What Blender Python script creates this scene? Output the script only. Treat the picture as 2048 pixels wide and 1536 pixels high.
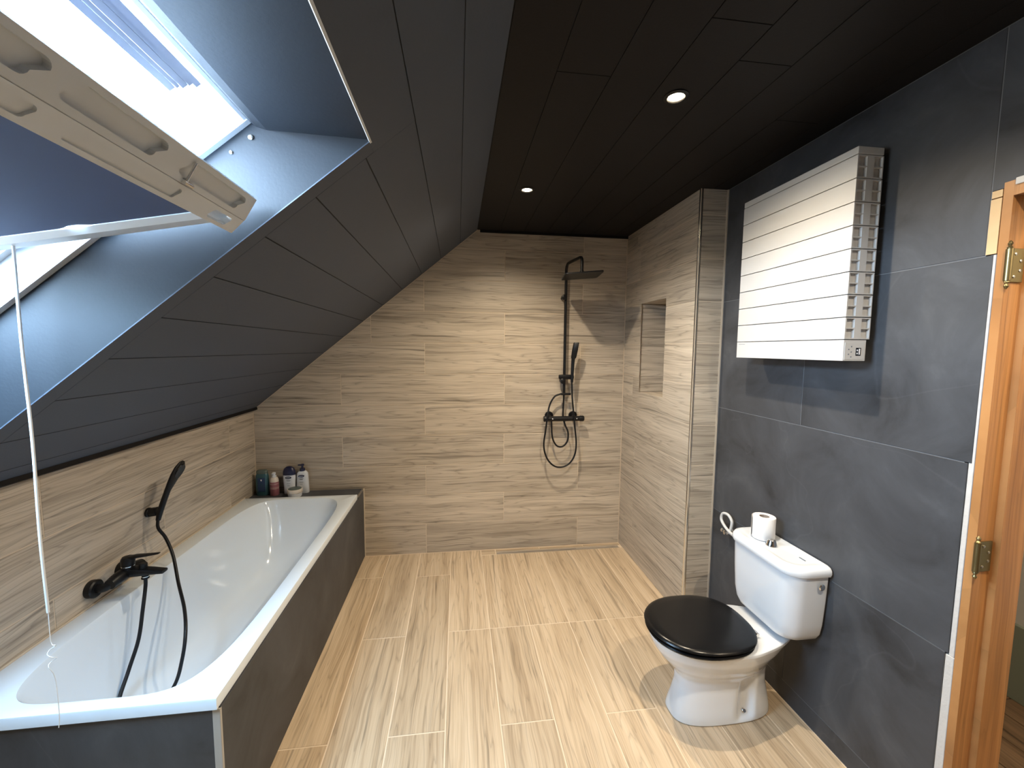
import bpy, bmesh, math, random
from mathutils import Vector, Matrix
random.seed(7)
for o in list(bpy.data.objects): bpy.data.objects.remove(o)
SC = bpy.context.scene
COL = SC.collection
R = math.radians

# ------------------------------------------------------------------ camera
CAM_H, YAW, PITCH, ROLL, FPX = 1.5854, R(7.5093), R(4.8574), R(.4808), 822.16
cd = bpy.data.cameras.new('camera'); cd.sensor_fit = 'HORIZONTAL'; cd.sensor_width = 36
cd.lens = FPX / 2048 * 36; cd.clip_start = .01; cd.clip_end = 200
cam = bpy.data.objects.new('camera', cd); COL.objects.link(cam)
_F = Vector((math.sin(YAW)*math.cos(PITCH), math.cos(YAW)*math.cos(PITCH), -math.sin(PITCH)))
_R = Vector((math.cos(YAW), -math.sin(YAW), 0)); _U = _R.cross(_F)
_R2 = _R*math.cos(ROLL) + _U*math.sin(ROLL); _U2 = -_R*math.sin(ROLL) + _U*math.cos(ROLL)
cam.matrix_world = Matrix(((_R2.x, _U2.x, -_F.x, 0), (_R2.y, _U2.y, -_F.y, 0), (_R2.z, _U2.z, -_F.z, CAM_H), (0, 0, 0, 1)))
SC.camera = cam

# ------------------------------------------------------------------ sky, exposure
SKY_STRENGTH = 98.0
LAMP_WATTS = 86.0
wd = bpy.data.worlds.new('sky'); SC.world = wd; wd.use_nodes = True
wn = wd.node_tree; wn.nodes.clear()
_o = wn.nodes.new('ShaderNodeOutputWorld'); _b = wn.nodes.new('ShaderNodeBackground')
_tc = wn.nodes.new('ShaderNodeTexCoord'); _sx = wn.nodes.new('ShaderNodeSeparateXYZ'); _cr = wn.nodes.new('ShaderNodeValToRGB')
wn.links.new(_tc.outputs['Generated'], _sx.inputs[0]); wn.links.new(_sx.outputs['Z'], _cr.inputs[0])
_cr.color_ramp.elements[0].position = 0.0; _cr.color_ramp.elements[0].color = (.22, .23, .22, 1)
_cr.color_ramp.elements[1].position = .06; _cr.color_ramp.elements[1].color = (.54, .76, 1.0, 1)
wn.links.new(_cr.outputs[0], _b.inputs[0]); wn.links.new(_b.outputs[0], _o.inputs[0])
_b.inputs[1].default_value = SKY_STRENGTH
SC.view_settings.view_transform = 'Standard'; SC.view_settings.look = 'None'
SC.view_settings.gamma = 1; SC.view_settings.use_curve_mapping = False
SC.view_settings.exposure = 0.36
SC.cycles.max_bounces = 10; SC.cycles.diffuse_bounces = 6; SC.cycles.use_denoising = True
SC.cycles.sample_clamp_indirect = 8; SC.cycles.caustics_reflective = False; SC.cycles.caustics_refractive = False

# ------------------------------------------------------------------ room measurements (metres)
H, D = 2.462, 3.134            # ceiling height, back wall
XL, HK = -1.456, 1.1356        # knee wall, its height
XS = .145                      # where the slope meets the flat ceiling
XR1, XR2, YE = 1.310, 1.471, 2.156
XB = -.707                     # bath panel face
YF = -1.6                      # wall behind the camera
P = .2323                      # tile pitch
SA = math.atan2(H-HK, XS-XL); CA, SNA = math.cos(SA), math.sin(SA)
TL = math.hypot(H-HK, XS-XL)
def slope(t, y, d=0.0):        # t down the slope from the ceiling edge, d outwards through the roof
    return Vector((XS - t*CA - d*SNA, y, H - t*SNA + d*CA))

# ------------------------------------------------------------------ materials
def newmat(name):
    m = bpy.data.materials.new(name); m.use_nodes = True
    return m, m.node_tree.nodes, m.node_tree.links, m.node_tree.nodes['Principled BSDF']
def plain(name, col, rough=.5, metal=0, coat=0, bump=0, bscale=200, spec=.5, trans=0, emis=None):
    m, n, l, b = newmat(name)
    b.inputs['Base Color'].default_value = (*col, 1); b.inputs['Roughness'].default_value = rough
    b.inputs['Metallic'].default_value = metal; b.inputs['Coat Weight'].default_value = coat
    b.inputs['Specular IOR Level'].default_value = spec
    b.inputs['Transmission Weight'].default_value = trans
    if emis:
        b.inputs['Emission Color'].default_value = (*emis[0], 1); b.inputs['Emission Strength'].default_value = emis[1]
    if bump:
        t = n.new('ShaderNodeTexCoord'); z = n.new('ShaderNodeTexNoise'); z.inputs['Scale'].default_value = bscale; z.inputs['Detail'].default_value = 3
        u = n.new('ShaderNodeBump'); u.inputs['Strength'].default_value = bump; u.inputs['Distance'].default_value = .002
        l.new(t.outputs['Object'], z.inputs['Vector']); l.new(z.outputs[0], u.inputs['Height']); l.new(u.outputs[0], b.inputs['Normal'])
    return m
def ramp(n, l, src, stops):
    c = n.new('ShaderNodeValToRGB'); e = c.color_ramp.elements
    while len(e) < len(stops): e.new(.5)
    for i, (p, k) in enumerate(stops): e[i].position = p; e[i].color = (*k, 1)
    l.new(src, c.inputs[0]); return c
def mathn(n, l, op, a, b, clamp=False):
    k = n.new('ShaderNodeMath'); k.operation = op; k.use_clamp = clamp
    for i, v in enumerate((a, b)):
        if isinstance(v, (int, float)): k.inputs[i].default_value = v
        else: l.new(v, k.inputs[i])
    return k.outputs[0]
def rand_coords(n, l, scale, rnd):
    mp = n.new('ShaderNodeMapping'); mp.inputs['Scale'].default_value = scale
    l.new(rnd, mp.inputs['Vector']); return mp.outputs[0]
def wood(name, stops, tint=(.90, 1.08), rough=.42, long=1.0, lines=.5, bump=.12):
    m, n, l, b = newmat(name)
    tc = n.new('ShaderNodeTexCoord'); oi = n.new('ShaderNodeObjectInfo')
    cmb = n.new('ShaderNodeCombineXYZ')
    l.new(mathn(n, l, 'MULTIPLY', oi.outputs['Random'], 71.3), cmb.inputs[0])
    l.new(mathn(n, l, 'MULTIPLY', oi.outputs['Random'], 37.7), cmb.inputs[1])
    l.new(mathn(n, l, 'MULTIPLY', oi.outputs['Random'], 9.1), cmb.inputs[2])
    ad = n.new('ShaderNodeVectorMath'); ad.operation = 'ADD'
    l.new(tc.outputs['Object'], ad.inputs[0]); l.new(cmb.outputs[0], ad.inputs[1])
    # bend the grain with a slow noise
    wv = n.new('ShaderNodeTexNoise'); wv.inputs['Scale'].default_value = 1; wv.inputs['Detail'].default_value = 2
    l.new(rand_coords(n, l, (2.6*long, 5, 1), ad.outputs[0]), wv.inputs['Vector'])
    off = n.new('ShaderNodeCombineXYZ'); l.new(mathn(n, l, 'MULTIPLY', mathn(n, l, 'SUBTRACT', wv.outputs[0], .5), .035), off.inputs[1])
    a2 = n.new('ShaderNodeVectorMath'); a2.operation = 'ADD'; l.new(ad.outputs[0], a2.inputs[0]); l.new(off.outputs[0], a2.inputs[1])
    outs = []
    for sc, det in (((.9*long, 20, 1), 4), ((2.2*long, 95, 1), 4), ((9*long, 420, 1), 2)):
        z = n.new('ShaderNodeTexNoise'); z.inputs['Scale'].default_value = 1; z.inputs['Detail'].default_value = det; z.inputs['Roughness'].default_value = .6
        l.new(rand_coords(n, l, sc, a2.outputs[0]), z.inputs['Vector']); outs.append(z.outputs[0])
    f = mathn(n, l, 'ADD', mathn(n, l, 'MULTIPLY', outs[0], .50), mathn(n, l, 'ADD', mathn(n, l, 'MULTIPLY', outs[1], .34), mathn(n, l, 'MULTIPLY', outs[2], .16)))
    c = ramp(n, l, f, stops)
    # sparse thin dark lines
    z = n.new('ShaderNodeTexNoise'); z.inputs['Scale'].default_value = 1; z.inputs['Detail'].default_value = 2
    l.new(rand_coords(n, l, (1.5*long, 62, 1), a2.outputs[0]), z.inputs['Vector'])
    dl = ramp(n, l, z.outputs[0], [(.30, (1-lines,)*3), (.39, (1, 1, 1))])
    mx = n.new('ShaderNodeMixRGB'); mx.blend_type = 'MULTIPLY'; mx.inputs[0].default_value = 1
    l.new(c.outputs[0], mx.inputs[1]); l.new(dl.outputs[0], mx.inputs[2])
    rz_ = n.new('ShaderNodeTexNoise'); rz_.inputs['Scale'].default_value = 1; rz_.inputs['Detail'].default_value = 1.5
    l.new(rand_coords(n, l, (1.0*long, 17, 1), a2.outputs[0]), rz_.inputs['Vector'])
    fr = mathn(n, l, 'FRACT', mathn(n, l, 'MULTIPLY', rz_.outputs[0], 11.0), 0)
    gl = ramp(n, l, fr, [(.0, (1-.75*lines,)*3), (.22, (1, 1, 1)), (.80, (1, 1, 1)), (1.0, (1-.3*lines,)*3)])
    m2 = n.new('ShaderNodeMixRGB'); m2.blend_type = 'MULTIPLY'; m2.inputs[0].default_value = 1
    l.new(mx.outputs[0], m2.inputs[1]); l.new(gl.outputs[0], m2.inputs[2]); mx = m2
    mr = n.new('ShaderNodeMapRange'); mr.inputs[3].default_value = tint[0]; mr.inputs[4].default_value = tint[1]
    l.new(oi.outputs['Random'], mr.inputs[0])
    hs = n.new('ShaderNodeHueSaturation'); l.new(mr.outputs[0], hs.inputs['Value']); l.new(mx.outputs[0], hs.inputs['Color'])
    l.new(hs.outputs[0], b.inputs['Base Color'])
    b.inputs['Roughness'].default_value = rough
    bu = n.new('ShaderNodeBump'); bu.inputs['Strength'].default_value = bump; bu.inputs['Distance'].default_value = .001
    l.new(outs[1], bu.inputs['Height']); l.new(bu.outputs[0], b.inputs['Normal'])
    return m
M = {}
M['tile'] = wood('wood_look_tile', [(.34, (.285, .238, .186)), (.44, (.41, .347, .275)), (.52, (.505, .432, .345)), (.64, (.59, .512, .415))], lines=.42)
M['floor'] = wood('wood_look_floor_tile', [(.34, (.34, .245, .155)), (.44, (.45, .335, .22)), (.52, (.54, .415, .282)), (.64, (.62, .49, .35))], lines=.34)
M['grout'] = plain('beige_grout', (.62, .52, .40), .85, bump=.3, bscale=400)
M['fgrout'] = plain('light_floor_grout', (.70, .57, .42), .85, bump=.3, bscale=400)
M['dgrout'] = plain('grey_grout', (.17, .17, .175), .85)
def slate():
    m, n, l, b = newmat('dark_slate_tile')
    tc = n.new('ShaderNodeTexCoord'); oi = n.new('ShaderNodeObjectInfo'); cmb = n.new('ShaderNodeCombineXYZ')
    l.new(mathn(n, l, 'MULTIPLY', oi.outputs['Random'], 31.3), cmb.inputs[0]); l.new(mathn(n, l, 'MULTIPLY', oi.outputs['Random'], 17.7), cmb.inputs[1])
    ad = n.new('ShaderNodeVectorMath'); ad.operation = 'ADD'; l.new(tc.outputs['Object'], ad.inputs[0]); l.new(cmb.outputs[0], ad.inputs[1])
    z = n.new('ShaderNodeTexNoise'); z.inputs['Scale'].default_value = 3.2; z.inputs['Detail'].default_value = 7; z.inputs['Roughness'].default_value = .62; z.inputs['Distortion'].default_value = .8
    l.new(ad.outputs[0], z.inputs['Vector'])
    c = ramp(n, l, z.outputs[0], [(.28, (.022, .022, .024)), (.42, (.042, .043, .048)), (.58, (.056, .058, .065)), (.75, (.082, .085, .093))])
    v = n.new('ShaderNodeTexNoise'); v.inputs['Scale'].default_value = .9; v.inputs['Detail'].default_value = 3; v.inputs['Distortion'].default_value = .9
    l.new(ad.outputs[0], v.inputs['Vector'])
    ve = ramp(n, l, v.outputs[0], [(.496, (0, 0, 0)), (.5, (.07, .07, .07)), (.504, (0, 0, 0))])
    mx = n.new('ShaderNodeMixRGB'); mx.blend_type = 'MIX'; mx.inputs[2].default_value = (.20, .20, .21, 1)
    l.new(ve.outputs[0], mx.inputs[0]); l.new(c.outputs[0], mx.inputs[1]); l.new(mx.outputs[0], b.inputs['Base Color'])
    b.inputs['Roughness'].default_value = .55
    bu = n.new('ShaderNodeBump'); bu.inputs['Strength'].default_value = .25; bu.inputs['Distance'].default_value = .002
    l.new(z.outputs[0], bu.inputs['Height']); l.new(bu.outputs[0], b.inputs['Normal'])
    return m
M['slate'] = slate()
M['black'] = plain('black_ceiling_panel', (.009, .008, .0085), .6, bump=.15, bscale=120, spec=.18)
M['reveal'] = plain('dark_painted_plaster', (.017, .0195, .024), .6, bump=.15, bscale=120, spec=.2)  # same paint as the slope panels, colour darkened to offset daylight in the recess
M['black_daylit'] = plain('daylit_black_panel', (.064, .076, .100), .55, bump=.15, bscale=120, spec=.3)  # ceiling's black paint lightened and blued; daylight on the slope put into the colour
M['gap'] = plain('dark_panel_gap', (.008, .008, .009), .8)
M['ceramic'] = plain('white_ceramic', (.735, .765, .81), .08, coat=.4)
M['acryl'] = plain('white_bath_acrylic', (.70, .765, .83), .10, coat=.5)
M['mblack'] = plain('matt_black_metal', (.006, .006, .007), .40, spec=.3)
M['seat'] = plain('satin_black_seat', (.005, .005, .0055), .24, spec=.32)
M['chrome'] = plain('chrome', (.85, .85, .85), .16, metal=1)
M['steel'] = plain('brushed_steel', (.55, .53, .50), .28, metal=1)
M['enamel'] = plain('white_enamel', (.54, .535, .53), .30)
M['grey_plastic'] = plain('light_grey_plastic', (.55, .55, .55), .4)
M['screen'] = plain('display_black', (.01, .01, .015), .15)
M['white'] = plain('white_print', (.85, .85, .88), .4)
M['jamb'] = wood('varnished_pine', [(.36, (.24, .10, .032)), (.5, (.38, .175, .06)), (.64, (.48, .24, .09))], rough=.35, long=.6, lines=.25)
M['rawwood'] = wood('raw_pine', [(.36, (.45, .28, .13)), (.5, (.58, .39, .20)), (.64, (.66, .48, .27))], rough=.6, long=.8, lines=.3)
M['plaster'] = plain('rough_white_plaster', (.55, .52, .49), .9, bump=1, bscale=60)
M['brass'] = plain('aged_brass', (.25, .20, .10), .38, metal=1)
M['lacquer'] = plain('white_lacquered_wood', (.60, .63, .66), .35)
M['gasket'] = plain('grey_seal', (.045, .045, .06), .5)
M['silicone'] = plain('beige_sealant', (.55, .47, .37), .6)
M['greytrim'] = plain('greige_corner_profile', (.40, .37, .33), .45)
M['cord'] = plain('white_cord', (.75, .77, .78), .6)
M['navy'] = plain('navy_plastic', (.010, .012, .045), .35)
M['bwhite'] = plain('white_bottle_plastic', (.62, .65, .70), .35)
M['teal'] = plain('teal_bottle_plastic', (.035, .095, .115), .25)
M['bluelabel'] = plain('blue_label', (.012, .035, .10), .4)
M['pink'] = plain('pink_bottle_plastic', (.26, .10, .12), .3)
M['cream'] = plain('cream_plastic', (.62, .56, .50), .4)
M['greyprint'] = plain('grey_print', (.18, .20, .24), .5)
M['jargrey'] = plain('grey_green_lid', (.09, .12, .11), .4)
M['paper'] = plain('soft_white_paper', (.82, .80, .79), .9, bump=.4, bscale=90)
M['card'] = plain('brown_card_core', (.30, .24, .20), .9)
M['hose'] = plain('white_braided_hose', (.55, .55, .55), .45)
M['hallwall'] = plain('white_hall_wall', (.55, .52, .46), .8)
M['hallgreen'] = plain('grey_green_hall_panel', (.22, .24, .18), .7)
M['hallfloor'] = wood('brown_hall_floor', [(.36, (.13, .075, .04)), (.5, (.20, .12, .065)), (.64, (.26, .165, .095))], rough=.4)
M['wallplain'] = plain('light_plaster_wall', (.55, .52, .48), .8)
M['roof'] = plain('roof_build_up', (.2, .16, .12), .9)
M['lampglow'] = plain('lamp_glow', (1, 1, 1), .5, emis=((1.0, .80, .52), 60))
def glassmat():
    m = bpy.data.materials.new('window_glass'); m.use_nodes = True; n = m.node_tree.nodes; l = m.node_tree.links; n.clear()
    o = n.new('ShaderNodeOutputMaterial'); t = n.new('ShaderNodeBsdfTransparent'); g = n.new('ShaderNodeBsdfGlossy'); x = n.new('ShaderNodeMixShader')
    t.inputs[0].default_value = (.88, .93, .95, 1); g.inputs['Roughness'].default_value = .02
    lw = n.new('ShaderNodeLayerWeight'); lw.inputs[0].default_value = .5
    l.new(mathn(n, l, 'ADD', mathn(n, l, 'MULTIPLY', mathn(n, l, 'POWER', lw.outputs['Facing'], 5.0), .9), .045), x.inputs[0]); l.new(t.outputs[0], x.inputs[1]); l.new(g.outputs[0], x.inputs[2]); l.new(x.outputs[0], o.inputs[0])
    return m
M['glass'] = glassmat()
def blindmat():
    m, n, l, b = newmat('dark_blue_blind_cloth')
    b.inputs['Base Color'].default_value = (.075, .10, .18, 1); b.inputs['Roughness'].default_value = .75
    t = n.new('ShaderNodeBsdfTranslucent'); t.inputs[0].default_value = (.03, .045, .09, 1)
    x = n.new('ShaderNodeMixShader'); x.inputs[0].default_value = .12
    l.new(b.outputs[0], x.inputs[1]); l.new(t.outputs[0], x.inputs[2]); l.new(x.outputs[0], n['Material Output'].inputs[0])
    return m
M['blind'] = blindmat()

# ------------------------------------------------------------------ building helpers
def wloc(p):
    v = Vector((0, 0, 0))
    while p is not None: v += p.location; p = p.parent
    return v
def root(name, loc, label=None, cat=None, group=None, kind=None):
    o = bpy.data.objects.new(name, None); o.empty_display_size = .05; COL.objects.link(o); o.location = loc
    tag(o, label, cat, group, kind); return o
def tag(o, label=None, cat=None, group=None, kind=None):
    for k, v in (('label', label), ('category', cat), ('group', group), ('kind', kind)):
        if v: o[k] = v
    return o
def link(name, me, mat, parent=None, smooth=None):
    me.materials.append(M[mat] if isinstance(mat, str) else mat)
    if smooth is not None:
        for p in me.polygons: p.use_smooth = True
        me.set_sharp_from_angle(angle=R(smooth))
    o = bpy.data.objects.new(name, me); COL.objects.link(o)
    if parent is not None: o.parent = parent
    return o
class MB:
    """collects shapes in world coordinates; build() links them as one mesh object"""
    def __init__(s): s.b = bmesh.new()
    def poly(s, pts, faces):
        vs = [s.b.verts.new(p) for p in pts]
        for f in faces:
            try: s.b.faces.new([vs[i] for i in f])
            except ValueError: pass
        return vs
    def box(s, a, c, bev=0, seg=2):
        t = bmesh.new(); bmesh.ops.create_cube(t, size=1)
        for v in t.verts: v.co = Vector(((a[i]+c[i])/2 + v.co[i]*(c[i]-a[i])) for i in range(3)) if False else Vector([(a[i]+c[i])/2 + v.co[i]*(c[i]-a[i]) for i in range(3)])
        if bev: bmesh.ops.bevel(t, geom=t.edges[:], offset=bev, segments=seg, profile=.5, affect='EDGES')
        s.join(t); return s
    def join(s, t, mat=None):
        if mat is not None: bmesh.ops.transform(t, matrix=mat, verts=t.verts[:])
        me = bpy.data.meshes.new('tmp'); t.to_mesh(me); t.free(); s.b.from_mesh(me); bpy.data.meshes.remove(me); return s
    def prism(s, poly, fn, h0, h1):
        """poly in 2D, fn(u, v, h) gives the point"""
        k = len(poly)
        s.poly([fn(u, v, h0) for u, v in poly] + [fn(u, v, h1) for u, v in poly],
               [list(range(k))[::-1], list(range(k, 2*k))] + [[i, (i+1) % k, k+(i+1) % k, k+i] for i in range(k)])
        return s
    def loft(s, rings, cap0=True, cap1=True, closed=True):
        k = len(rings[0]); pts = [p for r in rings for p in r]; f = []
        for i in range(len(rings)-1):
            for j in range(k if closed else k-1):
                f.append([i*k+j, i*k+(j+1) % k, (i+1)*k+(j+1) % k, (i+1)*k+j])
        if cap0: f.append(list(range(k))[::-1])
        if cap1: f.append([(len(rings)-1)*k+j for j in range(k)])
        s.poly(pts, f); return s
    def lathe(s, prof, c, axis=(0, 0, 1), n=24):
        ax = Vector(axis).normalized(); q = ax.to_track_quat('Z', 'Y'); c = Vector(c)
        rings = [[c + q @ Vector((r*math.cos(2*math.pi*j/n), r*math.sin(2*math.pi*j/n), h)) for j in range(n)] for r, h in prof]
        return s.loft(rings)
    def cyl(s, a, b, r, n=20, bev=0):
        a = Vector(a); b = Vector(b); L = (b-a).length
        pr = [(r-bev, 0), (r, bev), (r, L-bev), (r-bev, L)] if bev else [(r, 0), (r, L)]
        return s.lathe(pr, a, b-a, n)
    def tube(s, pts, r, n=10, sub=6, spline=True):
        pts = [Vector(p) for p in pts]
        if spline: pts = catmull(pts, sub)
        rings = []; t0 = (pts[1]-pts[0]).normalized(); up = t0.orthogonal().normalized()
        for i, p in enumerate(pts):
            t = (pts[min(i+1, len(pts)-1)] - pts[max(i-1, 0)]).normalized()
            up = (up - t*up.dot(t)).normalized(); w = t.cross(up); rr = r(i/(len(pts)-1)) if callable(r) else r
            rings.append([p + up*rr*math.cos(2*math.pi*j/n) + w*rr*math.sin(2*math.pi*j/n) for j in range(n)])
        return s.loft(rings)
    def mesh(s, name, org=Vector((0, 0, 0))):
        bmesh.ops.remove_doubles(s.b, verts=s.b.verts[:], dist=1e-6)
        bmesh.ops.recalc_face_normals(s.b, faces=s.b.faces[:])
        me = bpy.data.meshes.new(name); bmesh.ops.translate(s.b, verts=s.b.verts[:], vec=-org); s.b.to_mesh(me); s.b.free(); return me
    def build(s, name, mat, parent=None, smooth=None, top=False):
        """parts are stored relative to their thing; a thing of one mesh gets its origin at its base"""
        if parent is not None: return link(name, s.mesh(name, wloc(parent)), mat, parent, smooth)
        if top:
            cs = [v.co for v in s.b.verts]; lo = [min(c[i] for c in cs) for i in range(3)]; hi = [max(c[i] for c in cs) for i in range(3)]
            org = Vector(((lo[0]+hi[0])/2, (lo[1]+hi[1])/2, lo[2]))
            o = link(name, s.mesh(name, org), mat, None, smooth); o.location = org; return o
        return link(name, s.mesh(name), mat, None, smooth)
def catmull(p, sub):
    out = []; q = [p[0]*2-p[1]] + p + [p[-1]*2-p[-2]]
    for i in range(1, len(q)-2):
        for k in range(sub):
            t = k/sub; a, b, c, d = q[i-1:i+3]
            out.append(.5*((2*b) + (c-a)*t + (2*a-5*b+4*c-d)*t*t + (3*b-a-3*c+d)*t**3))
    out.append(p[-1]); return out
def cut(obj, cutters):
    """boolean difference, baked into the mesh"""
    for c in cutters:
        md = obj.modifiers.new('cut', 'BOOLEAN'); md.operation = 'DIFFERENCE'; md.solver = 'EXACT'; md.object = c
    bpy.context.view_layer.update(); dg = bpy.context.evaluated_depsgraph_get()
    me = bpy.data.meshes.new_from_object(obj.evaluated_get(dg)); obj.modifiers.clear(); old = obj.data; obj.data = me
    for c in cutters: bpy.data.objects.remove(c)
    bpy.data.meshes.remove(old)
def area2(p): return sum(p[i][0]*p[(i+1) % len(p)][1]-p[(i+1) % len(p)][0]*p[i][1] for i in range(len(p)))/2
def clip(poly, a, b, c):
    """keep a*u+b*v <= c"""
    out = []
    for i in range(len(poly)):
        p, q = poly[i], poly[(i+1) % len(poly)]; dp = a*p[0]+b*p[1]-c; dq = a*q[0]+b*q[1]-c
        if dp <= 0: out.append(p)
        if (dp < 0 < dq) or (dq < 0 < dp):
            t = dp/(dp-dq); out.append((p[0]+(q[0]-p[0])*t, p[1]+(q[1]-p[1])*t))
    return out
def inset(poly, d):
    if area2(poly) < 0: poly = poly[::-1]
    q = list(poly)
    for i in range(len(poly)):
        p0, p1 = poly[i], poly[(i+1) % len(poly)]; L = math.hypot(p1[0]-p0[0], p1[1]-p0[1])
        if L < 1e-6: continue
        nx, ny = (p1[1]-p0[1])/L, -(p1[0]-p0[0])/L
        q = clip(q, nx, ny, nx*p0[0]+ny*p0[1]-d)
        if len(q) < 3: return None
    return q
def convex(poly):
    s = set()
    for i in range(len(poly)):
        a, b, c = poly[i-1], poly[i], poly[(i+1) % len(poly)]
        k = (b[0]-a[0])*(c[1]-b[1])-(b[1]-a[1])*(c[0]-b[0])
        if abs(k) > 1e-9: s.add(k > 0)
    return len(s) == 1
def tile(parent, name, poly, O, U, V, N, mat, grain='u', th=.006, gap=.0022, cham=.0008, jit=.0002):
    """one tile: outline in the (u, v) plane through O; N points into the room; its face lies on the plane"""
    O, U, V, N = Vector(O), Vector(U), Vector(V), Vector(N)
    poly = [p for i, p in enumerate(poly) if math.dist(p, poly[i-1]) > 1e-5]
    cv = convex(poly)
    if cv:
        base = inset(poly, gap)
        if base is None or abs(area2(base)) < 2e-4: return None
        topp = inset(base, cham)
    else:
        if area2(poly) < 0: poly = poly[::-1]
        base = []
        for i in range(len(poly)):                    # orthogonal outlines: move every edge inwards
            a, b, c = poly[i-1], poly[i], poly[(i+1) % len(poly)]
            e0 = Vector((b[0]-a[0], b[1]-a[1])).normalized(); e1 = Vector((c[0]-b[0], c[1]-b[1])).normalized()
            base.append((b[0]-gap*e0.y-gap*e1.y, b[1]+gap*e0.x+gap*e1.x))
        topp = base
    if topp is None or len(topp) != len(base): topp = base
    cu = sum(p[0] for p in base)/len(base); cv2 = sum(p[1] for p in base)/len(base)
    X, Y = (U, V) if grain == 'u' else (V, U)
    if X.cross(Y).dot(N) < 0: Y = -Y
    rot = Matrix((X, Y, N)).transposed(); org = O + U*cu + V*cv2 + N*random.uniform(-jit, jit)
    def loc(p, h):
        w = U*(p[0]-cu) + V*(p[1]-cv2); return (w.dot(X), w.dot(Y), h)
    k = len(base); b = bmesh.new()
    vs = [[b.verts.new(loc(p, h)) for p in q] for q, h in ((base, -th), (base, -cham), (topp, 0))] if topp is not base else [[b.verts.new(loc(p, h)) for p in q] for q, h in ((base, -th), (base, 0))]
    for r0, r1 in zip(vs, vs[1:]):
        for i in range(k): b.faces.new([r0[i], r0[(i+1) % k], r1[(i+1) % k], r1[i]])
    b.faces.new(vs[-1]); b.faces.new(vs[0][::-1])
    bmesh.ops.recalc_face_normals(b, faces=b.faces[:])
    me = bpy.data.meshes.new(name); b.to_mesh(me); b.free(); me.materials.append(M[mat])
    o = bpy.data.objects.new(name, me); COL.objects.link(o); o.parent = parent
    o.matrix_basis = Matrix.Translation(org - wloc(parent)) @ rot.to_4x4()
    return o
def rect(u0, v0, u1, v1): return [(u0, v0), (u1, v0), (u1, v1), (u0, v1)]
def struct(name, mb, mat, smooth=None): return tag(mb.build(name, mat, None, smooth), kind='structure')
def sup(a, b, n, k):                # superellipse outline
    out = []
    for i in range(k):
        t = 2*math.pi*i/k; c, s = math.cos(t), math.sin(t)
        out.append((a*math.copysign(abs(c)**(2/n), c), b*math.copysign(abs(s)**(2/n), s)))
    return out
REC = .0016                         # how far the joints lie behind the tile faces

# ================================================================== THE ROOM
# ---- floor
fl = struct('floor', MB().box((XL-.3, YF-.1, -.12), (XR2+.2, D+.1, -REC)), 'fgrout')
fx = [-.0567 + P*k for k in range(-6, 8)]
fj = {-6: [2.2, 1.0], -5: [2.82, 1.6, .4], -4: [2.2, .98], -3: [2.82, 1.6, .4], -2: [2.2, .99], -1: [2.80, 1.604, .4], 0: [2.21, 1.0], 1: [2.21, 1.602, .4], 2: [2.21, 1.0],
      3: [2.21, 1.602, .4], 4: [2.21, 1.01], 5: [2.21, 1.6, .4], 6: [2.21, 1.0]}
for i in range(-6, 7):
    u0, u1 = max(-.0567+P*i, XL), min(-.0567+P*(i+1), XR2-.002)
    if u1-u0 < .02: continue
    ys = [D-.003] + fj[i] + [-.8, YF]
    for y1, y0 in zip(ys, ys[1:]):
        if u1 < XB-.05 and y0 > 1.25: continue                    # under the bath
        pl = rect(u0, y0, u1, y1)
        if y1 > 3.06 and u1 > .29 and u0 < 1.28:                  # leave the drain channel free
            pl = rect(u0, y0, u1, 3.048)
        if u0 > XR1-.1 and y1 > YE:                               # beside and in front of the tiled pillar
            if u0 > XR1: pl = rect(u0, y0, u1, YE-.002)
            else:
                yy1 = pl[2][1]; pl = [(u0, y0), (u1, y0), (u1, YE-.002), (XR1-.002, YE-.002), (XR1-.002, yy1), (u0, yy1)]
        tile(fl, 'floor_tile', pl, (0, 0, 0), (1, 0, 0), (0, 1, 0), (0, 0, 1), 'floor', 'v', gap=.0028)
tile(fl, 'floor_tile', rect(.1756, 3.05, .287, D-.003), (0, 0, 0), (1, 0, 0), (0, 1, 0), (0, 0, 1), 'floor', 'u', gap=.0025)
for (a, b) in ((.29, .64), (.64, 1.0), (1.0, XR1-.003)):          # slim strip of tile behind the drain
    tile(fl, 'floor_tile', rect(a, 3.092, b, D-.003), (0, 0, 0), (1, 0, 0), (0, 1, 0), (0, 0, 1), 'floor', 'u')
# ---- back wall
def slope_x(z): return XS - (H-z)/math.tan(SA)
wb = struct('wall_back', MB().prism([(XL-.25, -.12), (XR2+.2, -.12), (XR2+.2, H+.1), (XS, H+.1), (XL-.25, HK-.1)], lambda u, v, h: (u, h, v), D+REC, D+.14), 'grout')
bj = [[-.246, .957], [-.848, .355], [-.245, .952], [-.849, .354], [-.247, .955], [-.85, .355], [-.245, .951], [-.63, .353], [-.247, .962], [.353], [-.3, .964]]
for k in range(11):
    z0, z1 = P*k, min(P*(k+1), H)
    us = [XL+.002] + bj[k] + [XR1-.002]
    for u0, u1 in zip(us, us[1:]):
        pl = clip(rect(u0, z0, u1, z1), -math.sin(SA), math.cos(SA), -math.sin(SA)*XS + math.cos(SA)*H - .002)
        if len(pl) > 2: tile(wb, 'wall_tile', pl, (0, D, 0), (1, 0, 0), (0, 0, 1), (0, -1, 0), 'tile', 'u')
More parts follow.
